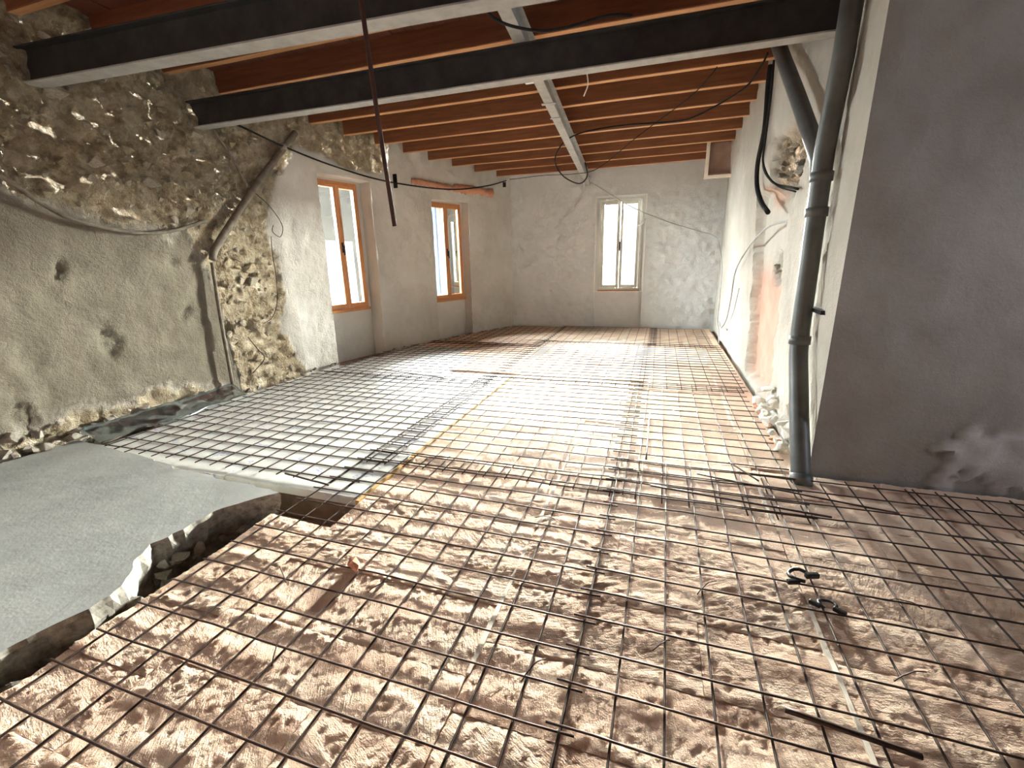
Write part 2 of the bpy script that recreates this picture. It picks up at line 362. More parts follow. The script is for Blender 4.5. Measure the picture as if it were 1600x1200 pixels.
# right wall, from the far end back to the corner
RIGHT = [(1.04, 9.6), (1.03, 6.0), (1.01, 4.4), (1.0, 3.12)]
def box_mask(y, z, y0, y1, z0, z1, soft=0.05, amp=0.06):
    j = amp * fbm(y * 5, z * 5, 31) + 0.02 * nz(y * 22, z * 22, 3); y += j; z += j
    return sstep(y0 - soft, y0 + soft * 0.2, y) * sstep(y1 + soft, y1 - soft * 0.2, y) * sstep(z0 - soft, z0 + soft * 0.2, z) * sstep(z1 + soft, z1 - soft * 0.2, z)
def disp_right(s, z, p, i):
    y = p.y; d = 0.016 * fbm(y * 1.4, z * 0.9, 40) + 0.010 * fbm(y * 6, z * 4, 42) + 0.006 * fbm(y * 17, z * 12, 43)
    m = box_mask(y, z, 4.45, 5.72, 0.08, 1.98, 0.04, 0.05); d = d * (1 - 0.7 * m) - 0.10 * m
    hole = box_mask(y, z, 4.25, 5.05, 1.95, 2.32, 0.10, 0.16)
    d -= hole * (0.10 + 0.05 * fbm(y * 14, z * 14, 44))
    rr = math.hypot((y - 4.98) / 1.15, z - 1.26); rnd = sstep(0.19, 0.15, rr + 0.02 * nz(y * 16, z * 16)); d -= rnd * (0.07 + 0.05 * fbm(y * 18, z * 18, 46))
    foot = sstep(0.35, 0.05, z + 0.15 * fbm(y * 4, 0, 5)) * sstep(4.75, 4.4, y)
    d += foot * 0.05 * (0.3 + fbm(y * 8, z * 8, 47))
    pink = m * sstep(1.35, 1.15, z + 0.1 * nz(y * 4, z * 4)) + 0.8 * box_mask(y, z, 4.5, 5.4, 1.85, 2.02, 0.05, 0.08)
    smooth = m * (1 - sstep(1.2, 1.3, 0)) 
    d *= sstep(3.12, 3.3, y)
    return d, max(hole, rnd), min(1, m), min(1, pink) * (1 - max(hole, rnd))
def lean_right(s, z, p): return 0.045 * max(z, 0) * sstep(3.6, 5.0, p.y) * sstep(9.5, 8.0, p.y)
wall_right, at_r, nr_r = wall('wall_right', RIGHT, -0.3, 3.7, 0.03, [], disp_right, M_right, lean_right, 'right wall in rough cream render with a pink plastered chase and a ragged hole')

# return wall on the right, facing the camera
def disp_ret(s, z, p, i):
    x = p.x; d = 0.014 * fbm(x * 1.6, z * 1.6, 60) + 0.006 * fbm(x * 7, z * 7, 62)
    m = box_mask(x, z, 1.70, 2.7, 0.03, 0.40, 0.02, 0.16); d += 0.028 * m + 0.02 * m * fbm(x * 9, z * 9, 63)
    d -= 0.02 * sstep(0.5, 0.6, nz(x * 6, z * 6, 8)) * sstep(0.7, 0.2, z)
    return d * sstep(1.0, 1.12, x), 0.0, 0.45 * m, 0
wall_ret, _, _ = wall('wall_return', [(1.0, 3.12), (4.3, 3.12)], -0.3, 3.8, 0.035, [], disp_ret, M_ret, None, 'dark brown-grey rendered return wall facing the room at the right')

# walls behind the camera (not in view): they close the room around two openings
def plain_wall(name, boxes, label):
    m = MB()
    for a, b in boxes: m.box(a, b)
    o = m.build(name, M_ret); ca = o.data.color_attributes.new('mask', 'FLOAT_COLOR', 'POINT')
    return tag(o, label, 'wall', kind='structure')
plain_wall('wall_back', [((-5.0, -2.5, -0.3), (4.5, -2.3, 3.8))], 'plain wall behind the camera')
plain_wall('wall_side', [((4.1, -2.5, -0.3), (4.3, 1.2, 3.8)), ((4.1, 2.2, -0.3), (4.3, 3.3, 3.8)), ((4.1, 1.2, -0.3), (4.3, 2.2, 1.1)), ((4.1, 1.2, 2.4), (4.3, 2.2, 3.8))], 'plain side wall out of view at the right with a small opening')

# ------------------------------------------------------------------ floor
TX0 = -2.08
fl = MB()
fl.box((-5.0, -2.5, -0.40), (4.3, 9.7, -0.28))                                   # rough base
fl.box((TX0 + 0.03, -2.3, -0.28), (4.2, 1.74, -0.062))
fl.box((-1.66, 1.74, -0.28), (4.2, 3.3, -0.062)); fl.box((-4.9, 2.10, -0.28), (-1.66, 9.6, -0.062)); fl.box((-1.66, 3.3, -0.28), (1.3, 9.6, -0.062))
floor = fl.build('floor', M_base); tag(floor, 'earth brown sub-floor under the boards, showing in the trench beside the slab', 'floor', kind='structure')

def tile_z(x, y):
    near = 1.0 if y < 3.2 else max(0.2, 1.0 - (y - 3.2) * 0.2)
    return near * (0.0095 * fbm(x * 2.2, y * 3.4, 70, 2) + 0.004 * nz(x * 7, y * 11, 71))
def floor_piece(name, x0, x1, y0, y1, mat, ztop, und, tilt, th=0.055):
    cx_, cy_ = (x0 + x1) / 2, (y0 + y1) / 2
    fine = und > 0.5 and y0 < 4.6
    st = 0.15 if not und > 0.5 else (0.0115 if y0 < 1.9 and x0 < 1.7 else (0.02 if y0 < 3.0 else (0.03 if y0 < 4.6 else 0.15)))
    nx = max(2, int((x1 - x0) / st)); ny = max(2, int((y1 - y0) / (st * 0.9))); V = []; F = []
    tx = R.uniform(-tilt, tilt); ty = R.uniform(-tilt, tilt); dz = R.uniform(-tilt, tilt) * 0.6
    ang = R.uniform(0, 3.14); ca, sa = math.cos(ang), math.sin(ang); sd = R.uniform(0, 50)
    for j in range(ny + 1):
        for i in range(nx + 1):
            x = x0 + (x1 - x0) * i / nx; y = y0 + (y1 - y0) * j / ny
            edge = min(i, nx - i, j, ny - j); fz = 0.0
            if fine:                                       # combed and pitted skin of the board
                u = x * ca + y * sa; v = -x * sa + y * ca; amt = 0.7 + 0.8 * nz(x * 5, y * 5, sd)
                fz = sstep(5.0, 2.4, y) * (0.0048 * amt * nz(u * 75, v * 16, sd) + 0.0048 * nz(x * 55, y * 60, 3.3) + 0.0028 * nz(x * 110, y * 110, 8.1))
            z = ztop + und * tile_z(x, y) + fz + tx * (x - cx_) / (x1 - x0) + ty * (y - cy_) / (y1 - y0) + dz - (0.002 if edge == 0 and st < 0.03 else 0)
            V.append((x - cx_, y - cy_, z))
    for j in range(ny):
        for i in range(nx):
            a = j * (nx + 1) + i; F.append([a, a + 1, a + nx + 2, a + nx + 1])
    ring = [i for i in range(nx)] + [j * (nx + 1) + nx for j in range(ny)] + [ny * (nx + 1) + nx - i for i in range(nx)] + [(ny - j) * (nx + 1) for j in range(ny)]
    n0 = len(V); V += [(V[k][0], V[k][1], ztop - th) for k in ring]; L = len(ring)
    for k in range(L): F.append([ring[k], n0 + k, n0 + (k + 1) % L, ring[(k + 1) % L]])
    F.append([n0 + k for k in range(L)][::-1])
    me = bpy.data.meshes.new(name); me.from_pydata(V, [], F); me.update()
    me.polygons.foreach_set('use_smooth', [fine and k < nx * ny for k in range(len(F))]); me.materials.append(mat)
    if fine: me.set_sharp_from_angle(angle=math.radians(60))
    o = bpy.data.objects.new(name, me); col.objects.link(o); o.location = (cx_, cy_, 0); o.parent = floor
    return o
TSEAM = [-4.12, -2.92, -1.66, -0.56, 0.66, 1.86, 3.06, 4.1]
def tile_rows(x0, x1, y0, y1, rowh=0.30):
    y = y0
    while y < y1 - 0.05:
        h = rowh * R.uniform(0.85, 1.15); ye = min(y + h, y1)
        if y1 - ye < 0.08: ye = y1
        # every row is cut into one or two boards
        cuts = [x0, x1]
        if x1 - x0 > 0.9 and R.random() < 0.5: cuts = [x0, x0 + (x1 - x0) * R.uniform(0.3, 0.7), x1]
        for a, b in zip(cuts[:-1], cuts[1:]):
            floor_piece('clay_board', a + 0.001, b - 0.001, y + 0.001, ye - 0.001, M_tile, 0.0, 1.0, 0.0035)
        y = ye
tile_rows(TX0, -1.66, -0.3, 1.74, 0.28)
tile_rows(-1.66, -0.561, -0.3, 9.30); tile_rows(-0.559, 0.659, -0.2, 9.38)
tile_rows(0.661, 0.97, 3.12, 9.40, 0.32); tile_rows(0.661, 1.86, 0.0, 3.08); tile_rows(1.86, 3.06, 0.6, 3.08)
def clip_rows(x0, x1, y0, y1):
    y = y0
    while y < y1 - 0.05:
        ye = min(y + 0.3, y1); a = max(x0, xleft(ye) + 0.06)
        if a < x1 - 0.1: floor_piece('clay_board', a, x1 - 0.004, y + 0.002, ye - 0.002, M_tile, 0.0, 1.0, 0.003)
        y = ye
clip_rows(-2.58, -1.66, 5.25, 6.15); clip_rows(-2.92, -1.66, 6.15, 9.35); clip_rows(-4.2, -2.92, 6.75, 9.30)
for X in (-0.56, 0.66):                          # pale strips in the long seams
    y = 0.0
    while y < (9.2):
        L = R.uniform(0.35, 0.9)
        m = MB(); pts = []
        y2 = min(y + L, 9.2); V = []
        n = 6
        for k in range(n + 1):
            yy = y + (y2 - y) * k / n; zz = 0.004 + tile_z(X, yy); wv = 0.008 + 0.004 * nz(yy * 7, X)
            V += [(X - wv, yy, zz), (X + wv, yy, zz), (X + wv, yy, -0.05), (X - wv, yy, -0.05)]
        F = [[0, 1, 2, 3], [4 * n + 3, 4 * n + 2, 4 * n + 1, 4 * n]]
        for k in range(n):
            for q in range(4): F.append([4 * k + q, 4 * k + 4 + q, 4 * k + 4 + (q + 1) % 4, 4 * k + (q + 1) % 4])
        mesh_obj('seam_strip', V, F, M_lath, floor); y = y2 + R.uniform(0.1, 0.9)
# white insulation boards on the left
y = 2.04
while y < 6.7:
    ye = min(y + 0.62, 6.75)
    xr = -1.69 if y < 5.1 else (-2.60 if y < 5.9 else -2.94)
    a = xleft(ye) + 0.10 if y > 2.5 else xleft(ye) + 0.22
    cuts = [a]
    x = xr - R.uniform(0.7, 1.25); tmp = []
    while x > a + 0.3: tmp.append(x); x -= 1.25
    cuts += tmp[::-1] + [xr]
    for p, q in zip(cuts[:-1], cuts[1:]):
        floor_piece('insulation_board', p + 0.003, q - 0.003, y + 0.002, ye - 0.003, M_foam, -0.004, 0.10, 0.0012)
    y = ye
m = MB()
for k in range(5): m.box((-1.690, 2.0 + k * 0.64, -0.05), (-1.664, 2.0 + k * 0.64 + 0.635, 0.006 + 0.002 * (k % 2)))
o = m.build('edge_strip', M_foamedge, floor); tag(o, 'yellow foam strip along the edge of the white boards')

# ------------------------------------------------------------------ concrete slab, broken edges
def slab():
    pts = []
    def seg(a, b, amp, n):
        for k in range(n):
            t = k / n; x = a[0] + (b[0] - a[0]) * t; y_ = a[1] + (b[1] - a[1]) * t
            e = amp * (0.8 * fbm(x * 4, y_ * 4, 80, 3) + 0.25 * nz(x * 17, y_ * 17, 81)) * (min(1, t * 8, (1 - t) * 8) if amp else 0)
            d = Vector((b[1] - a[1], -(b[0] - a[0]))).normalized(); pts.append((x + d.x * e, y_ + d.y * e))
    seg((-4.72, -2.2), (-2.2, -2.2), 0, 4)
    seg((-2.2, -2.2), (-2.22, 0.62), 0.05, 60); seg((-2.22, 0.62), (-2.16, 0.97), 0.04, 14); seg((-2.16, 0.97), (-2.38, 1.28), 0.05, 14)
    seg((-2.38, 1.28), (-2.34, 1.62), 0.05, 14); seg((-2.34, 1.62), (-2.15, 1.88), 0.03, 12)
    seg((-2.15, 1.88), (-3.0, 1.95), 0.05, 30); seg((-3.0, 1.95), (-3.9, 2.06), 0.06, 30); seg((-3.9, 2.06), (-4.46, 2.12), 0.04, 16); seg((-4.46, 2.12), (-4.72, -2.2), 0, 4)
    n = len(pts); bm = bmesh.new(); rings = []
    c = Vector((-3.4, 0.0))
    for li, (z, ins) in enumerate([(0.055, 0.0), (0.035, -0.008), (-0.02, 0.0), (-0.09, 0.02), (-0.16, 0.045), (-0.275, 0.03)]):
        ring = []
        for k, (x, y_) in enumerate(pts):
            a = Vector(pts[(k - 1) % n]); b = Vector(pts[(k + 1) % n]); d = (b - a).normalized(); nn = Vector((-d.y, d.x))
            e = ins + (0.022 * fbm(x * 7, y_ * 7, z * 14 + 3) + 0.006 * nz(x * 24, y_ * 24, z * 30) if li > 1 else 0)
            ring.append(bm.verts.new((x + nn.x * e, y_ + nn.y * e, z + (0.004 * nz(x * 3, y_ * 3) if li == 0 else 0))))
        rings.append(ring)
    bm.faces.new(rings[0])
    for a, b in zip(rings[:-1], rings[1:]):
        for k in range(n): bm.faces.new((a[k], b[k], b[(k + 1) % n], a[(k + 1) % n]))
    bmesh.ops.triangulate(bm, faces=[f for f in bm.faces if len(f.verts) > 4])
    me = bpy.data.meshes.new('concrete_slab'); bm.to_mesh(me); bm.free(); me.materials.append(M_slab)
    ca = me.color_attributes.new('mask', 'FLOAT_COLOR', 'CORNER')
    for p in me.polygons:
        v = 0.0 if p.normal.z > 0.9 else 1.0
        for li in p.loop_indices: ca.data[li].color = (v, 0, 0, 1)
    o = bpy.data.objects.new('concrete_slab', me); col.objects.link(o); return o
tag(slab(), 'grey concrete slab with a ragged broken edge at the left', 'slab')

# ------------------------------------------------------------------ rocks
def rock_mesh(name, seed, mat, npts=16, rough=0.0):
    """angular lump: convex hull of scattered points"""
    r = random.Random(seed * 17 + 3); bm = bmesh.new()
    for k in range(npts):
        v = Vector((r.gauss(0, 1), r.gauss(0, 1), r.gauss(0, 1))).normalized() * r.uniform(0.38, 0.52); bm.verts.new(v)
    res = bmesh.ops.convex_hull(bm, input=list(bm.verts)); bmesh.ops.delete(bm, geom=[v for v in bm.verts if not v.link_faces], context='VERTS')
    bmesh.ops.recalc_face_normals(bm, faces=list(bm.faces))
    me = bpy.data.meshes.new(name); bm.to_mesh(me); bm.free(); me.materials.append(mat); return me
STONES = [rock_mesh('stone', i, (M_stone, M_rubble)[i % 2]) for i in range(6)]
LUMPS = [rock_mesh('lump', i + 9, M_lump) for i in range(4)]
PLASTS = [rock_mesh('plaster_lump', i + 15, M_plast) for i in range(3)]
BRICKS = [rock_mesh('brick_lump', i + 21, M_brick, 10) for i in range(2)]
def put(me, name, loc, size, parent=None, flat=1.0):
    o = bpy.data.objects.new(name, me); col.objects.link(o); o.location = loc
    o.scale = (size * R.uniform(0.8, 1.2), size * R.uniform(0.8, 1.25), size * R.uniform(0.6, 0.95) * flat)
    o.rotation_euler = (R.uniform(-0.4, 0.4), R.uniform(-0.4, 0.4), R.uniform(0, 6.28))
    if parent: o.parent = parent
    return o
# stones bedded in the bare part of the left wall
placed = []; tries = 0
while len(placed) < 290 and tries < 9000:
    tries += 1; y = R.uniform(1.3, 5.0); z = R.uniform(0.05, 3.25); sz = 0.055 + 0.11 * R.random() ** 2.2
    if rub_left(y, z) < 0.8 or z < 0.35 and y < 3.7: continue
    if any((y - a) ** 2 + (z - b) ** 2 < (0.42 * (sz + c)) ** 2 for a, b, c in placed): continue
    placed.append((y, z, sz))
    o = put(R.choice(STONES), 'stone', (xleft(y) - 0.008, y, z), sz, wall_left)
    o.scale = (sz * 0.62, sz * R.uniform(0.9, 1.4), sz * R.uniform(0.6, 0.9)); o.rotation_euler = (R.uniform(-0.5, 0.5), R.uniform(-0.2, 0.2), R.uniform(-0.2, 0.2))
# crumbled foot of the left wall
for k in range(46):
    y = R.uniform(1.5, 3.5); s = R.uniform(0.05, 0.14); zz = (0.07 if y < 2.1 else 0.0)
    if R.random() < 0.4: zz += R.uniform(0.03, 0.15)
    tag(put(R.choice(LUMPS), 'mortar_lump', (xleft(y) + R.uniform(0.0, 0.10) + (0.02 if y < 2.1 else 0), y, zz + s * 0.22), s), 'crumbled grey mortar lump at the foot of the left wall beside the slab', 'rubble', 'mortar lumps along the foot of the left wall')
for k in range(26):
    y = R.uniform(3.7, 6.9); s = R.uniform(0.03, 0.075)
    if 5.3 < y < 6.1: continue
    tag(put(R.choice(LUMPS), 'mortar_crumb', (xleft(y) + 0.05 + R.uniform(0, 0.06), y, s * 0.25), s), 'small crumb of mortar where the left wall meets the mesh near the windows', 'rubble', 'mortar crumbs below the window wall')
# broken pieces along the slab edge
for k in range(44):
    y = R.uniform(0.55, 1.8); s = R.uniform(0.04, 0.11)
    xe = lerp_poly([(0.5, -2.2), (0.97, -2.16), (1.28, -2.36), (1.62, -2.33), (1.88, -2.17)], y)
    tag(put(R.choice(LUMPS), 'concrete_lump', (xe + R.uniform(0.0, 0.05), y, R.uniform(-0.24, -0.05)), s * 0.9), 'broken lump of concrete in the trench along the slab edge', 'rubble', 'concrete lumps in the trench')
# debris at the foot of the right wall
for k in range(22):
    y = R.uniform(3.45, 4.6); s = R.uniform(0.06, 0.16); hi = R.random() < 0.45
    tag(put(R.choice(PLASTS), 'plaster_lump', (0.97 - R.uniform(-0.02, 0.07), y, (R.uniform(0.08, 0.28) if hi else 0.01) + s * 0.25), s), 'pale plaster lump piled at the foot of the right wall beyond the pipe', 'rubble', 'plaster lumps at the right wall')
for k in range(9):
    y = R.uniform(3.5, 4.7); s = R.uniform(0.04, 0.09)
    tag(put(R.choice(BRICKS), 'brick_fragment', (0.92 - R.uniform(-0.03, 0.05), y, 0.02 + s * 0.3), s), 'terracotta brick fragment among the plaster at the right wall', 'rubble', 'brick fragments at the right wall')
for k in range(16):                      # stones in the ragged hole of the right wall
    y = R.uniform(4.3, 5.0); z = 2.0 + R.uniform(0, 0.3); s = R.uniform(0.05, 0.12)
    put(R.choice(STONES + LUMPS), 'stone', (1.08 - 0.045 * z, y, z), s, wall_right)
for k in range(7):
    a = R.uniform(0, 6.28); rr = R.uniform(0, 0.11); s = R.uniform(0.04, 0.08)
    put(R.choice(LUMPS), 'stone', (1.05, 4.98 + rr * math.cos(a), 1.26 + rr * math.sin(a)), s, wall_right)

# lintel above the second window
V = []; F = []; n = 90
for k in range(n + 1):
    y = 6.98 + (8.9 - 6.98) * k / n; p, _ = at_l(sl(y)); nn = nr_l(sl(y)); th = 0.075 + 0.05 * fbm(y * 5, 1, 90) + 0.02 * nz(y * 30, 3); zc = 2.665 + 0.03 * nz(y * 3, 4)
    if y < 7.9: th *= 0.62 + 0.3 * nz(y * 9, 2)
    lo = lean_left(0, 2.66, p)
    for q, (o_, dz) in enumerate(((-0.03, th), (0.028, th * 0.85), (0.045, 0.1 * th), (0.03, -th * 0.7), (-0.03, -th))):
        e = 0.022 * fbm(y * 11, q * 1.7, 91); V.append(tuple(p + nn * (o_ + e + lo) + Vector((0, 0, zc + dz))))
    if k:
        for q in range(4): F.append([5 * (k - 1) + q, 5 * k + q, 5 * k + q + 1, 5 * (k - 1) + q + 1])
F += [[0, 1, 2, 3, 4], [5 * n + q for q in (4, 3, 2, 1, 0)]]
tag(mesh_obj('lintel', V, F, M_brick, wall_left, True), 'rough reddish lintel exposed above the second window')

# ------------------------------------------------------------------ windows
def window(name, label, org, axu, wdt, z0, z1, wood, mid=0.055, fr=0.05, handle=True, sill=True):
    """org: lower-left corner seen from the room, axu: unit vector to the right, normal into room = axu x z"""
    u = Vector(axu).normalized(); zv = Vector((0, 0, 1)); nv = u.cross(zv); ax = (u, nv, zv)
    root = empty(name, org); tag(root, label, 'window', kind='structure')
    H = z1 - z0; Z = Vector((0, 0, 0))
    m = MB()
    for a, b in (((0, -0.03, 0), (fr * 0.7, 0.03, H)), ((wdt - fr * 0.7, -0.03, 0), (wdt, 0.03, H)), ((0, -0.03, H - fr * 0.8), (wdt, 0.03, H)), ((0, -0.03, 0), (wdt, 0.03, fr * 0.7))): m.box(a, b, ax, Z)
    m.build('window_frame', wood, root, bevel=0.004)
    half = (wdt - 1.4 * fr) / 2; x = fr * 0.7
    for k in range(2):
        xa = x + k * half + 0.002; xb = xa + half - 0.004; s = fr; za = fr * 0.7 + 0.002; zb = H - fr * 0.8 - 0.002
        m = MB()
        for a, b in (((xa, -0.012, za), (xa + s, 0.045, zb)), ((xb - s, -0.012, za), (xb, 0.045, zb)), ((xa + s, -0.012, zb - s), (xb - s, 0.045, zb)), ((xa + s, -0.012, za), (xb - s, 0.045, za + s * 1.15))): m.box(a, b, ax, Z)
        sash = m.build('sash', wood, root, bevel=0.005)
        MB().box((xa + s - 0.005, 0.008, za + s), (xb - s + 0.005, 0.016, zb - s + 0.005), ax, Z).build('pane', M_glass, sash)
    if handle:
        m = MB(); xm = wdt / 2
        m.box((xm - 0.014, 0.045, H * 0.46), (xm + 0.014, 0.055, H * 0.54), ax, Z); m.box((xm - 0.011, 0.055, H * 0.495), (xm + 0.011, 0.085, H * 0.515), ax, Z)
        m.box((xm - 0.010, 0.075, H * 0.44), (xm + 0.010, 0.09, H * 0.515), ax, Z)
        m.build('handle', M_plasticblk, root, bevel=0.003)
    if sill: MB().box((-0.01, 0.0, -0.03), (wdt + 0.01, 0.065, 0.012), ax, Z).build('sill', wood, root, bevel=0.004)
    return root, ax
def niche_frame(nz_, inset=0.02):
    h = nz_[4]; a, _ = at_l(h[0]); b, _ = at_l(h[1]); n = nr_l((h[0] + h[1]) / 2); off = -nz_[3] + lean_left(0, 1.6, (a + b) / 2)
    return a + n * off, b + n * off
a, b = niche_frame(n1); window('window_1', 'nearer orange wooden casement window in the left wall', (a.x, a.y, 0.72), b - a, (b - a).length, 0.72, 2.535, M_wood)
a, b = niche_frame(n2); window('window_2', 'farther orange wooden casement window in the left wall below the lintel', (a.x, a.y, 0.69), b - a, (b - a).length, 0.69, 2.42, M_wood)
hz = 9.38 + 0.14 * (2.1 / 4.8) + 0.10
w3, ax3 = window('window_3', 'bright overexposed casement window in the far wall', (-1.24, hz, 0.75), (1, 0.029, 0), 0.83, 0.75, 2.50, M_whitewood, fr=0.06, sill=False)
m = MB(); Z = Vector((0, 0, 0))
m.box((0.0, -0.03, -0.035), (0.83, 0.06, 0.004), ax3, Z); tag(m.build('sill', M_wood, w3, bevel=0.004), 'orange wooden bottom rail')
m = MB(); y_ = 0.095
for a, b in (((-0.075, y_, -0.03), (-0.05, y_ + 0.02, 1.80)), ((0.875, y_, -0.03), (0.90, y_ + 0.02, 1.80)), ((-0.075, y_, 1.775), (0.90, y_ + 0.02, 1.80)), ((-0.075, y_, -0.035), (0.90, y_ + 0.02, -0.018))): m.box(a, b, ax3, Z)
m.build('reveal_trim', M_whitetrim, w3)
m = MB()
for a, b in (((-0.10, -0.40, -0.10), (0.0, -0.03, 1.85)), ((0.83, -0.40, -0.10), (0.93, -0.03, 1.85)), ((0.0, -0.40, 1.75), (0.83, -0.03, 1.85)), ((0.0, -0.40, -0.10), (0.83, -0.03, 0.0))): m.box(a, b, ax3, Z)
m.build('outer_reveal', M_whitewood, w3)  # unseen wall depth outside the window, added to cut slanting daylight
m = MB().tube([Vector((-0.48, hz - 0.10, 1.98)), Vector((-0.42, hz - 0.14, 1.99)), Vector((-0.37, hz - 0.14, 2.03)), Vector((-0.35, hz - 0.12, 2.10))], 0.012, 6)
tag(m.build('window_cord', M_whitecable, None, True), 'short white cord curling across the right side of the far window', 'cord')

# ------------------------------------------------------------------ ceiling: deck planks, joists, steel
c_empty = MB()
zc = lambda y: zj(y) + 0.20
c_empty.v = [(-5.0, -2.5, zc(-2.5) + 0.05), (4.3, -2.5, zc(-2.5) + 0.05), (4.3, 9.7, zc(9.7) + 0.05), (-5.0, 9.7, zc(9.7) + 0.05),
             (-5.0, -2.5, zc(-2.5) + 0.10), (4.3, -2.5, zc(-2.5) + 0.10), (4.3, 9.7, zc(9.7) + 0.10), (-5.0, 9.7, zc(9.7) + 0.10)]
c_empty.f = [[0, 3, 2, 1], [4, 5, 6, 7], [0, 1, 5, 4], [1, 2, 6, 5], [2, 3, 7, 6], [3, 0, 4, 7]]
ceiling = c_empty.build('ceiling', M_deck); tag(ceiling, 'dark red-brown timber ceiling deck above the joists', 'ceiling', kind='structure')
x = -4.9
while x < 4.2:
    wv = 0.21; y0, y1 = (-2.4, 9.45); dz = R.uniform(0, 0.006)
    V = [(x, y0, zc(y0) + dz), (x + wv - 0.006, y0, zc(y0) + dz), (x + wv - 0.006, y1, zc(y1) + dz), (x, y1, zc(y1) + dz)]
    V += [(a, b, c + 0.035) for a, b, c in V]
    mesh_obj('deck_plank', V, [[0, 3, 2, 1], [4, 5, 6, 7], [0, 1, 5, 4], [1, 2, 6, 5], [2, 3, 7, 6], [3, 0, 4, 7]], M_deck, ceiling); x += wv
ORD = ['first', 'second', 'third', 'fourth', 'fifth', 'sixth', 'seventh', 'eighth', 'ninth', 'tenth', 'eleventh', 'twelfth', 'thirteenth', 'fourteenth', 'fifteenth', 'sixteenth', 'seventeenth', 'eighteenth', 'nineteenth', 'twentieth', 'twenty-first', 'twenty-second']
def joist(k, Y):
    xa = xleft(Y) + 0.02 + (0.12 if Y > 4.6 else -0.12); xb = 0.98 if Y > 3.3 else 4.15
    n = 14; V = []; F = []; wj = 0.075
    for i in range(n + 1):
        xx = xa + (xb - xa) * i / n; sag = 0.006 * nz(xx * 0.8, Y * 3, 5); yy = Y + 0.008 * nz(xx * 0.7, Y * 2, 9); wd = wj + 0.004 * nz(xx * 1.5, Y, 2)
        z0 = zj(Y) + sag; z1 = zc(Y) + 0.004; bv = 0.006
        V += [(xx, yy + bv, z0), (xx, yy + wd - bv, z0), (xx, yy + wd, z0 + bv), (xx, yy + wd, z1), (xx, yy, z1), (xx, yy, z0 + bv)]
        if i:
            for q in range(6): F.append([6 * (i - 1) + q, 6 * (i - 1) + (q + 1) % 6, 6 * i + (q + 1) % 6, 6 * i + q])
    F += [[5, 4, 3, 2, 1, 0], [6 * n + q for q in range(6)]]
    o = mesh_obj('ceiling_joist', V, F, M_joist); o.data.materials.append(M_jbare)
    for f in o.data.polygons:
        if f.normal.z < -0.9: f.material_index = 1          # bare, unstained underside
    tag(o, 'red-brown timber ceiling joist, %s counted from the far wall' % ORD[k], 'joist', 'timber ceiling joists')
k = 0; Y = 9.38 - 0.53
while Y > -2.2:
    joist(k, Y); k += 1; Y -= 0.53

def i_beam(name, label, p0, p1, z0, h, bf, tf, tw, mat, z1=None, plates=()):
    a = Vector((*p0, z0)); b = Vector((*p1, z0 if z1 is None else z1)); d = b - a; L = d.length; d.normalize(); n = d.cross(Vector((0, 0, 1))).normalized(); up = n.cross(d)
    root = empty(name, a); tag(root, label, 'beam'); ax = (d, n, up); Z = Vector((0, 0, 0))
    MB().box((0, -bf / 2, 0), (L, bf / 2, tf), ax, Z).build('bottom_flange', M_galv, root, bevel=0.003)  # on the dark beams paler than the web: floor light put into the colour
    MB().box((0, -tw / 2, tf), (L, tw / 2, h - tf), ax, Z).build('web', mat, root)
    MB().box((0, -bf / 2, h - tf), (L, bf / 2, h), ax, Z).build('top_flange', mat, root, bevel=0.003)
    for (s, ln, wd) in plates:
        MB().box((s, -wd / 2, -0.008), (s + ln, wd / 2, 0.0), ax, Z).build('splice_plate', mat, root, bevel=0.002)
    return root
i_beam('steel_beam', 'dark steel cross beam farther from the camera, over the pipe branch', (-4.55, 3.78), (1.1, 3.82), 2.735, 0.235, 0.11, 0.012, 0.009, M_steel)
i_beam('steel_beam', 'dark steel cross beam nearest the camera at the top left', (-4.72, 2.52), (2.4, 2.90), 2.735, 0.235, 0.13, 0.012, 0.009, M_steel)
pz = lambda y: zj(y) - 0.175
i_beam('steel_purlin', 'grey steel purlin running lengthways under the joists to the far wall', (-1.04, 2.45), (-1.47, 9.42), pz(2.45), 0.172, 0.095, 0.010, 0.008, M_galv, pz(9.42), ((0.42, 0.30, 0.14), (2.55, 0.05, 0.15), (3.0, 0.03, 0.12)))
for (x, y, l2, lab) in ((-1.33, 4.82, 0.10, 'left'), (-0.86, 4.72, 0.12, 'right')):
    o = MB().box((x - 0.06, y - 0.03, zj(y) - 0.045), (x + l2, y + 0.03, zj(y) - 0.03)).build('white_clip_plate', M_whitetrim, bevel=0.004)
    tag(o, 'small white plate fixed on the %s side of the steel purlin' % lab, 'plate')

# plywood box in the far right corner under the ceiling
bx = empty('ceiling_box', (0.57, 8.2, 2.62)); tag(bx, 'stained brown open box under the ceiling in the far right corner', 'box')
B = lambda n, a, b, mt: MB().box(a, b).build(n, mt, bx, bevel=0.003)
B('back_panel', (0.0, 0.10, 0.0), (0.44, 0.13, 0.46), M_boxp); B('side_panel', (0.0, 0.0, 0.0), (0.022, 0.12, 0.46), M_whitetrim)
B('front_edge', (-0.02, -0.02, -0.02), (0.03, 0.02, 0.47), M_lath); B('bottom_rail', (-0.02, -0.02, -0.055), (0.42, 0.10, -0.02), M_lath); B('bottom_panel', (0.0, 0.0, -0.02), (0.44, 0.12, 0.0), M_boxp)

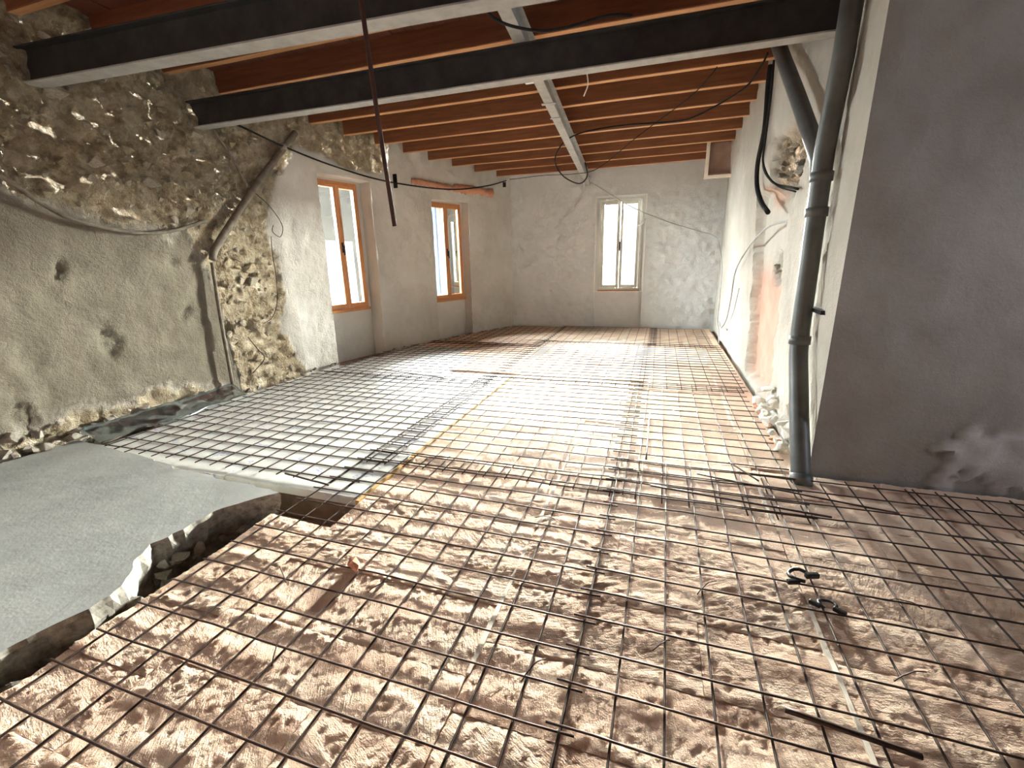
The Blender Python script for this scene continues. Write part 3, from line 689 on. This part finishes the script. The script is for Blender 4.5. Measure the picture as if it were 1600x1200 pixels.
# ------------------------------------------------------------------ drain pipe with branch
pp = empty('drain_pipe', (0.93, 2.98, 0.0)); tag(pp, 'dark grey drain pipe with a forked top standing at the right wall corner', 'pipe')
def rel(pts, o): return [Vector(p) - o.location for p in pts]
rP = 0.057
MB().tube(rel([(0.93, 2.98, -0.04), (0.925, 3.02, 0.06), (0.925, 3.22, 0.36), (0.925, 3.36, 0.60), (0.925, 3.44, 0.74), (0.925, 3.475, 0.90), (0.925, 3.49, 1.2), (0.925, 3.51, 1.6), (0.925, 3.535, 2.02), (0.925, 3.45, 2.5), (0.925, 3.42, 3.25)], pp), rP, 20).build('main_pipe', M_pvc, pp, True)
MB().tube(rel([(0.925, 3.53, 1.86), (0.918, 3.60, 1.98), (0.86, 4.15, 2.50), (0.79, 4.70, 3.03), (0.77, 4.95, 3.27)], pp), rP * 0.93, 18).build('branch_pipe', M_pvc, pp, True)
for (z, y) in ((1.62, 3.511), (1.83, 3.52), (0.80, 3.455)):
    MB().tube(rel([(0.925, y - 0.001, z), (0.925, y + 0.001, z + 0.055)], pp), rP + 0.008, 20).build('collar', M_pvc, pp, True)
MB().tube(rel([(0.925, 2.975, -0.02), (0.925, 3.005, 0.05)], pp), rP + 0.007, 20).build('collar', M_pvc, pp, True)
MB().box((0.04, 0.30, 1.02), (0.10, 0.55, 1.045)).build('wall_clip', M_plasticblk, pp)
# ------------------------------------------------------------------ cables, conduits, rod
def cable(name, label, pts, r, mat, cat='cable', sides=8, n=8, group=None):
    o = MB().tube(smooth_path(pts, n), r, sides).build(name, mat, None, True); tag(o, label, cat, group); return o
cable('wall_cable', 'dusty cable sagging across the plaster of the left wall', [(-4.55, 1.6, 2.45), (-4.50, 2.149, 2.054), (-4.496, 2.322, 1.903), (-4.489, 2.529, 1.78), (-4.477, 2.881, 1.714), (-4.465, 3.207, 1.729), (-4.44, 3.62, 1.852)], 0.017, M_dustcond)
cable('conduit', 'slim dusty conduit rising from the floor up the left wall', [(-4.44, 3.545, 0.0), (-4.443, 3.562, 0.85), (-4.442, 3.589, 1.444)], 0.017, M_dustcond, 'conduit')
cable('sleeve_pipe', 'thick dusty sleeve slanting up the bare stones of the left wall', [(-4.44, 3.60, 1.47), (-4.44, 3.69, 1.62), (-4.423, 4.297, 2.273), (-4.38, 4.98, 2.96)], 0.036, M_dustcond, 'conduit', 12)
cable('thin_conduit', 'thin conduit slanting down from the steel beam across the bare stones', [(-4.44, 3.86, 2.80), (-4.44, 4.048, 2.526), (-4.436, 4.187, 2.26)], 0.012, M_dustcond, 'conduit')
cable('curled_wire', 'thin wire curled beside the plaster edge left of the first window', [(-4.43, 4.258, 2.203), (-4.43, 4.449, 2.072), (-4.425, 4.595, 1.867), (-4.427, 4.539, 1.732), (-4.43, 4.436, 1.786), (-4.43, 4.46, 1.86)], 0.004, M_black, 'wire', 5)
cable('hanging_wire', 'thin wire hanging down the bare stones left of the first window', [(-4.43, 4.40, 1.73), (-4.43, 4.379, 1.508), (-4.43, 4.381, 1.284), (-4.43, 4.338, 0.982), (-4.435, 4.235, 0.801), (-4.44, 4.103, 0.741)], 0.0035, M_black, 'wire', 5)
cable('loose_wire', 'short loose wire at the foot of the left wall beside the conduit', [(-4.42, 3.834, 0.618), (-4.42, 3.93, 0.466), (-4.41, 3.992, 0.339), (-4.42, 3.806, 0.204)], 0.004, M_black, 'wire', 5)
cable('slung_cable', 'black cable slung along the left wall above both windows', [(-4.40, 3.959, 2.866), (-4.38, 4.212, 2.837), (-4.37, 4.759, 2.759), (-4.235, 5.509, 2.651), (-4.0, 6.39, 2.576), (-3.60, 7.614, 2.60), (-3.27, 8.526, 2.75), (-3.02, 9.03, 2.90)], 0.011, M_black)
for k, (y, z0_, x_) in enumerate(((6.55, 2.57, -3.98), (9.0, 2.84, -3.03))):
    tag(MB().box((x_ - 0.05, y - 0.012, z0_ - 0.06), (x_ + 0.012, y + 0.012, z0_ + (0.14 if k == 0 else 0.03))).build('cable_hook', M_black, bevel=0.003), ('dark hook holding the slung cable between the two windows', 'dark hook holding the slung cable beside the far corner')[k], 'hook')
tag(put(LUMPS[0], 'junction_box', (-4.40, 4.75, 2.76), 0.15), 'dark cable junction lump where the sleeve meets the slung cable', 'junction').data.materials
cable('looped_cable', 'black cable hanging below the ceiling and looping round the purlin', [(0.78, 5.1, 3.12), (0.749, 5.2, 3.05), (0.651, 5.5, 2.969), (0.273, 5.9, 2.887), (0.009, 6.1, 2.901), (-0.517, 6.3, 2.97), (-0.923, 6.4, 2.98), (-1.22, 6.47, 2.95), (-1.40, 6.52, 2.85), (-1.50, 6.65, 2.70), (-1.415, 6.8, 2.53), (-1.202, 6.9, 2.43), (-1.10, 6.98, 2.54), (-1.14, 7.0, 2.72)], 0.0095, M_black)
cable('ceiling_wire', 'thin dark wire crossing under the joists from the right side to the far corner', [(0.40, 5.15, 3.12), (0.326, 5.3, 3.06), (0.153, 5.8, 3.03), (-0.393, 6.9, 2.98), (-1.10, 8.0, 2.80), (-1.55, 8.3, 2.80), (-2.195, 8.8, 2.90), (-2.95, 9.05, 2.92)], 0.0055, M_black, 'wire', 6)
cable('far_wall_cable', 'thin grey cable drooping past the far window to the right corner', [(-1.40, 9.28, 2.78), (-1.297, 9.25, 2.735), (-0.633, 9.28, 2.321), (0.016, 9.3, 2.029), (0.582, 9.3, 1.835), (0.88, 9.2, 1.72), (0.93, 8.75, 1.535), (0.95, 8.305, 1.173), (0.97, 8.389, 0.643), (0.97, 8.40, 0.304), (0.96, 8.0, 0.20), (0.95, 7.75, 0.03)], 0.008, M_greycable)
cable('hanging_cable', 'thick black cable hanging down the right wall with a loose end', [(0.86, 5.40, 3.12), (0.86, 5.41, 2.97), (0.87, 5.384, 2.576), (0.87, 5.54, 2.298), (0.88, 5.50, 2.079), (0.88, 5.17, 1.889), (0.885, 4.81, 1.759)], 0.022, M_black, sides=10)
cable('bent_cable', 'thin black cable beside the thick one bending into the ragged hole', [(0.86, 5.25, 3.14), (0.87, 5.252, 2.812), (0.87, 5.273, 2.44), (0.87, 5.235, 2.238), (0.89, 4.775, 2.003), (0.95, 4.163, 1.868)], 0.010, M_black)
cable('bent_cable', 'thinnest black wire bending along with the cable at the ragged hole', [(0.86, 5.262, 3.12), (0.865, 5.277, 2.767), (0.87, 5.293, 2.333), (0.87, 5.122, 2.146), (0.89, 4.604, 1.954), (0.95, 4.215, 1.855)], 0.006, M_black, sides=6)
cable('arched_cable', 'dark cable arching out of the right wall beside the pink chase down to the floor', [(0.99, 4.25, 1.655), (0.93, 4.84, 1.648), (0.92, 5.383, 1.568), (0.92, 6.049, 1.414), (0.92, 6.62, 1.176), (0.93, 6.826, 0.828), (0.93, 7.037, 0.511), (0.93, 7.552, 0.306), (0.94, 7.85, 0.35)], 0.011, M_greycable)
cable('floor_wire', 'thin grey wire at the foot of the right wall near the far corner', [(0.95, 6.358, 0.987), (0.95, 6.646, 0.631), (0.94, 7.107, 0.391), (0.94, 7.70, 0.25)], 0.005, M_greycable, 'wire', 5)
cable('beam_cable', 'dark cable slung between the two steel beams beside the purlin', [(-1.10, 2.80, 2.93), (-1.1, 3.1, 2.86), (-0.906, 3.3, 2.84), (-0.715, 3.4, 2.86), (-0.45, 3.55, 2.95), (-0.3, 3.7, 2.99)], 0.009, M_black)
cable('clip_wire', 'short white wire hanging from the white plate right of the purlin', [(-0.80, 4.72, 3.06), (-0.77, 4.73, 3.04), (-0.77, 4.80, 2.97), (-0.83, 4.95, 2.93)], 0.006, M_whitecable, 'wire', 6)
o = MB().tube([(-1.53, 2.30, 3.25), (-1.512, 2.3, 2.70), (-1.48, 2.3, 2.2), (-1.432, 2.3, 1.595)], 0.0125, 10).build('hanging_rod', M_rod, None, True)
tag(o, 'straight dark red rod hanging free from the ceiling in front of the beams', 'rod')
# hairline cracks of the plaster are left to the relief; clear film along the left wall
V = []; F = []; n = 44; mrows = 7
for k in range(n + 1):
    y = 2.16 + (3.52 - 2.16) * k / n
    for q in range(mrows + 1):
        t = q / mrows; x = xleft(y) + 0.10 + t * 0.24 * (0.7 + 0.3 * nz(y * 3, 7)); z = 0.115 * (1 - t) ** 1.5 + 0.035 + 0.02 * fbm(y * 7, t * 3, 50) + 0.02 * sstep(3.2, 3.5, y)
        V.append((x, y + 0.015 * nz(y * 9, t * 5), z))
for k in range(n):
    for q in range(mrows): a = k * (mrows + 1) + q; F.append([a, a + 1, a + mrows + 2, a + mrows + 1])
o = mesh_obj('plastic_film', V, F, M_film, None, True); so = o.modifiers.new('s', 'SOLIDIFY'); so.thickness = 0.0015
tag(o, 'crumpled clear plastic film tucked between the left wall and the mesh', 'plastic film')

# ------------------------------------------------------------------ steel mesh sheets
BR = 0.0042
def mat_z(x, y): return 0.009 + 0.005 * abs(fbm(x * 0.9, y * 0.9, 33, 2)) + max(0.0, 0.9 * tile_z(x, y))
def sheet(label, x0, x1, y0, y1, seed, lift=0.0, rot=0.0, xclip=True):
    r = random.Random(seed); root = empty('mesh_sheet', ((x0 + x1) / 2, (y0 + y1) / 2, 0)); tag(root, label, 'steel mesh', 'welded steel mesh sheets')
    O = root.location; ca, sa = math.cos(rot), math.sin(rot); S = 0.15
    def W(x, y):
        dx, dy = x - O.x, y - O.y; return O.x + dx * ca - dy * sa, O.y + dx * sa + dy * ca
    nx = int(round((x1 - x0) / S)); ny = int(round((y1 - y0) / S)); ov = 0.045
    def bar(name, a, b, dz):
        L = math.dist(a, b); n = max(2, int(L / 0.14)); pts = []; ph = r.uniform(0, 9); bend = r.uniform(0.001, 0.005)
        for k in range(n + 1):
            x = a[0] + (b[0] - a[0]) * k / n; y = a[1] + (b[1] - a[1]) * k / n; e = bend * nz(k * 0.35, ph)
            xx, yy = W(x + (e if name == 'long_wire' else 0), y + (e if name != 'long_wire' else 0))
            if yy < 3.2:
                if xx > 3.9 or xx < (-2.07 if yy < 1.95 else xleft(yy) + 0.2): continue
            elif xx > 0.965: continue
            if xx < xleft(yy) + 0.07: continue
            pts.append((xx - O.x, yy - O.y, mat_z(xx, yy) + dz + lift))
        if len(pts) > 1: MB().tube(pts, BR, 5).build(name, M_rebar, root, True)
    for i in range(nx + 1):
        x = x0 + i * S; bar('long_wire', (x, y0 - ov - r.uniform(0, 0.01)), (x, y1 + ov + r.uniform(0, 0.02)), 0.0)
    for j in range(ny + 1):
        y = y0 + j * S; bar('cross_wire', (x0 - ov, y), (x1 + ov, y), 2 * BR)
D = math.radians
sheet('steel mesh sheet lying on the rough boards at the front left beside the trench', -2.005, -0.205, 0.10, 2.65, 1, 0.0, D(-0.3))
sheet('steel mesh sheet lying on the rough boards at the front centre', -0.20, 1.60, 0.40, 2.95, 2, 0.012, D(-0.6))
sheet('steel mesh sheet in the dark corner along the return wall', 1.50, 3.30, 0.70, 2.95, 3, 0.004, D(-0.6))
sheet('steel mesh sheet over the white boards nearest the slab', -4.25, -1.85, 2.18, 4.73, 4, 0.0, D(0.4))
sheet('steel mesh sheet crossing from the white boards onto the pink boards mid room', -1.95, -0.15, 2.52, 5.07, 5, 0.010, D(0.5))
sheet('steel mesh sheet mid room along the right wall beyond the pipe', -0.21, 0.84, 2.50, 5.05, 6, 0.004, D(-0.2))
sheet('steel mesh sheet over the white boards below the first window', -4.12, -1.87, 4.66, 7.06, 7, 0.006, D(-0.3))
sheet('steel mesh sheet in the middle of the floor toward the far end', -1.92, -0.12, 4.96, 7.51, 8, 0.002, D(0.2))
sheet('steel mesh sheet along the right wall below the arched cable', -0.17, 0.88, 4.94, 7.49, 9, 0.010, D(0.2))
sheet('steel mesh sheet below the second window in the far left corner', -3.95, -1.85, 6.98, 9.08, 10, 0.002, D(0.3))
sheet('steel mesh sheet directly in front of the far window', -1.85, -0.05, 7.42, 9.22, 11, 0.010, D(0.0))
sheet('steel mesh sheet in the far right corner', -0.10, 0.95, 7.40, 9.20, 12, 0.004, D(0.2))

# loose items on the mesh
def loose(label, a, b, r=0.0045, name='loose_bar', mat=None):
    pa = Vector((a[0], a[1], mat_z(*a) + 0.022)); pb = Vector((b[0], b[1], mat_z(*b) + 0.022))
    pts = [pa.lerp(pb, k / 8) + Vector((0, 0, 0.003 * nz(k, a[0] * 5))) for k in range(9)]
    tag(MB().tube(pts, r, 6).build(name, mat or M_rebar, None, True), label, 'bar')
loose('single loose steel bar lying lengthways mid room on the mesh', (-0.02, 3.0), (-0.02, 4.05), 0.006)
loose('short loose steel bar lying crosswise near the front centre', (0.02, 2.62), (0.95, 2.52), 0.006)
loose('loose steel bar lying crosswise at the front right', (0.45, 1.26), (0.78, 1.22), 0.009)
loose('short loose bar slanting on the mesh near the pipe', (0.52, 3.10), (0.66, 2.86), 0.005)
loose('loose steel bar lying crosswise over the white boards', (-3.6, 4.95), (-2.45, 4.72), 0.006)
loose('loose bar near the edge of the white boards and the trench', (-2.35, 2.13), (-1.95, 2.08), 0.006)
loose('loose bar lying crosswise in front of the pipe foot', (0.3, 2.86), (1.3, 2.66), 0.005)
def tie(x, y, a):
    z = mat_z(x, y) + 0.02; c, s = math.cos(a), math.sin(a)
    pts = [(x - 0.03 * c, y - 0.03 * s, z - 0.012), (x - 0.008 * c, y - 0.008 * s, z + 0.006), (x + 0.01 * c, y + 0.01 * s, z + 0.012), (x + 0.04 * c, y + 0.04 * s, z + 0.022), (x + 0.075 * c + 0.01 * s, y + 0.075 * s, z + 0.016)]
    tag(MB().tube(smooth_path(pts, 4), 0.0022, 5).build('tie_wire', M_rebar, None, True), 'twisted tie wire end sticking up from a joint of the foreground mesh', 'wire', 'tie wires on the foreground mesh')
for (x, y, a) in ((-1.1, 1.35, 0.6), (-1.25, 0.95, 2.0), (0.1, 1.42, 4.2), (-0.35, 1.15, 1.0), (0.25, 1.75, 0.8), (-1.55, 1.3, 2.6), (0.85, 1.5, 0.4), (-0.5, 2.1, 3.7), (1.0, 1.9, 5.6)): tie(x, y, a)
# black plastic spacers
def spacer(label, x, y, rz, s=1.0):
    z = mat_z(x, y) + 0.012; root = empty('mesh_spacer', (x, y, z)); root.rotation_euler = (0, 0, rz); root.scale = (s, s, s); tag(root, label, 'spacer', 'black plastic spacers')
    MB().tube([(0.045 * math.cos(t * math.pi / 6), 0.045 * math.sin(t * math.pi / 6), 0.010 + 0.006 * math.sin(t)) for t in range(10)], 0.009, 8).build('ring_clip', M_plasticblk, root, True)
    MB().box((0.03, -0.012, -0.004), (0.095, 0.012, 0.022)).build('prong', M_plasticblk, root, bevel=0.005)
    MB().box((-0.08, -0.05, -0.004), (-0.02, -0.028, 0.018)).build('prong', M_plasticblk, root, bevel=0.005)
spacer('black plastic spacer clipped on the mesh at the front right, upper piece', 0.66, 1.96, 0.3, 0.9)
spacer('black plastic spacer clipped on the mesh at the front right, lower piece', 0.72, 1.80, -0.6, 0.7)
tag(put(BRICKS[0], 'brick_chip', (-1.29, 1.46, 0.03), 0.10), 'dark red brick chip lying under the front left mesh', 'rubble')

# ------------------------------------------------------------------ outside: neighbouring building seen through the left windows
M_fac = m_simple('beige_facade', (0.105, 0.10, 0.09), (0.14, 0.135, 0.12), 2, 0.9)
M_blue = m_simple('pale_blue_shutter', (0.07, 0.13, 0.27), (0.09, 0.16, 0.31), 5, 0.6)
M_wfac = m_simple('white_facade', (0.72, 0.72, 0.70), (0.8, 0.8, 0.78), 2, 0.9)
nb = empty('neighbour_building', (-10.5, 13.5, -3.0)); tag(nb, 'pale neighbouring building seen through the left windows', 'building')
NB = lambda n, a, b, mt, p=None: MB().box(a, b).build(n, mt, p or nb)
NB('wall', (-2.0, -2.6, 0.0), (0.0, 11.5, 9.2), M_fac); NB('roof', (-2.2, -2.8, 9.2), (0.3, 11.7, 9.4), M_brick)
NB('porch', (0.0, -2.6, 0.0), (0.6, -0.3, 5.1), M_wfac)
NB('shading_wing', (0.0, 2.5, 0.0), (4.2, 4.0, 9.2), M_fac)  # added block, keeps the low sky lamp's light off the facade
f = NB('window', (0.75, 2.44, 2.6), (1.45, 2.5, 5.6), M_whitetrim); NB('pane', (0.85, 2.42, 2.7), (1.35, 2.45, 5.5), M_glass, f)
NB('shutter', (2.75, 2.42, 2.2), (3.35, 2.5, 6.4), M_blue); NB('shutter', (1.95, 2.42, 2.2), (2.35, 2.5, 6.4), M_blue)
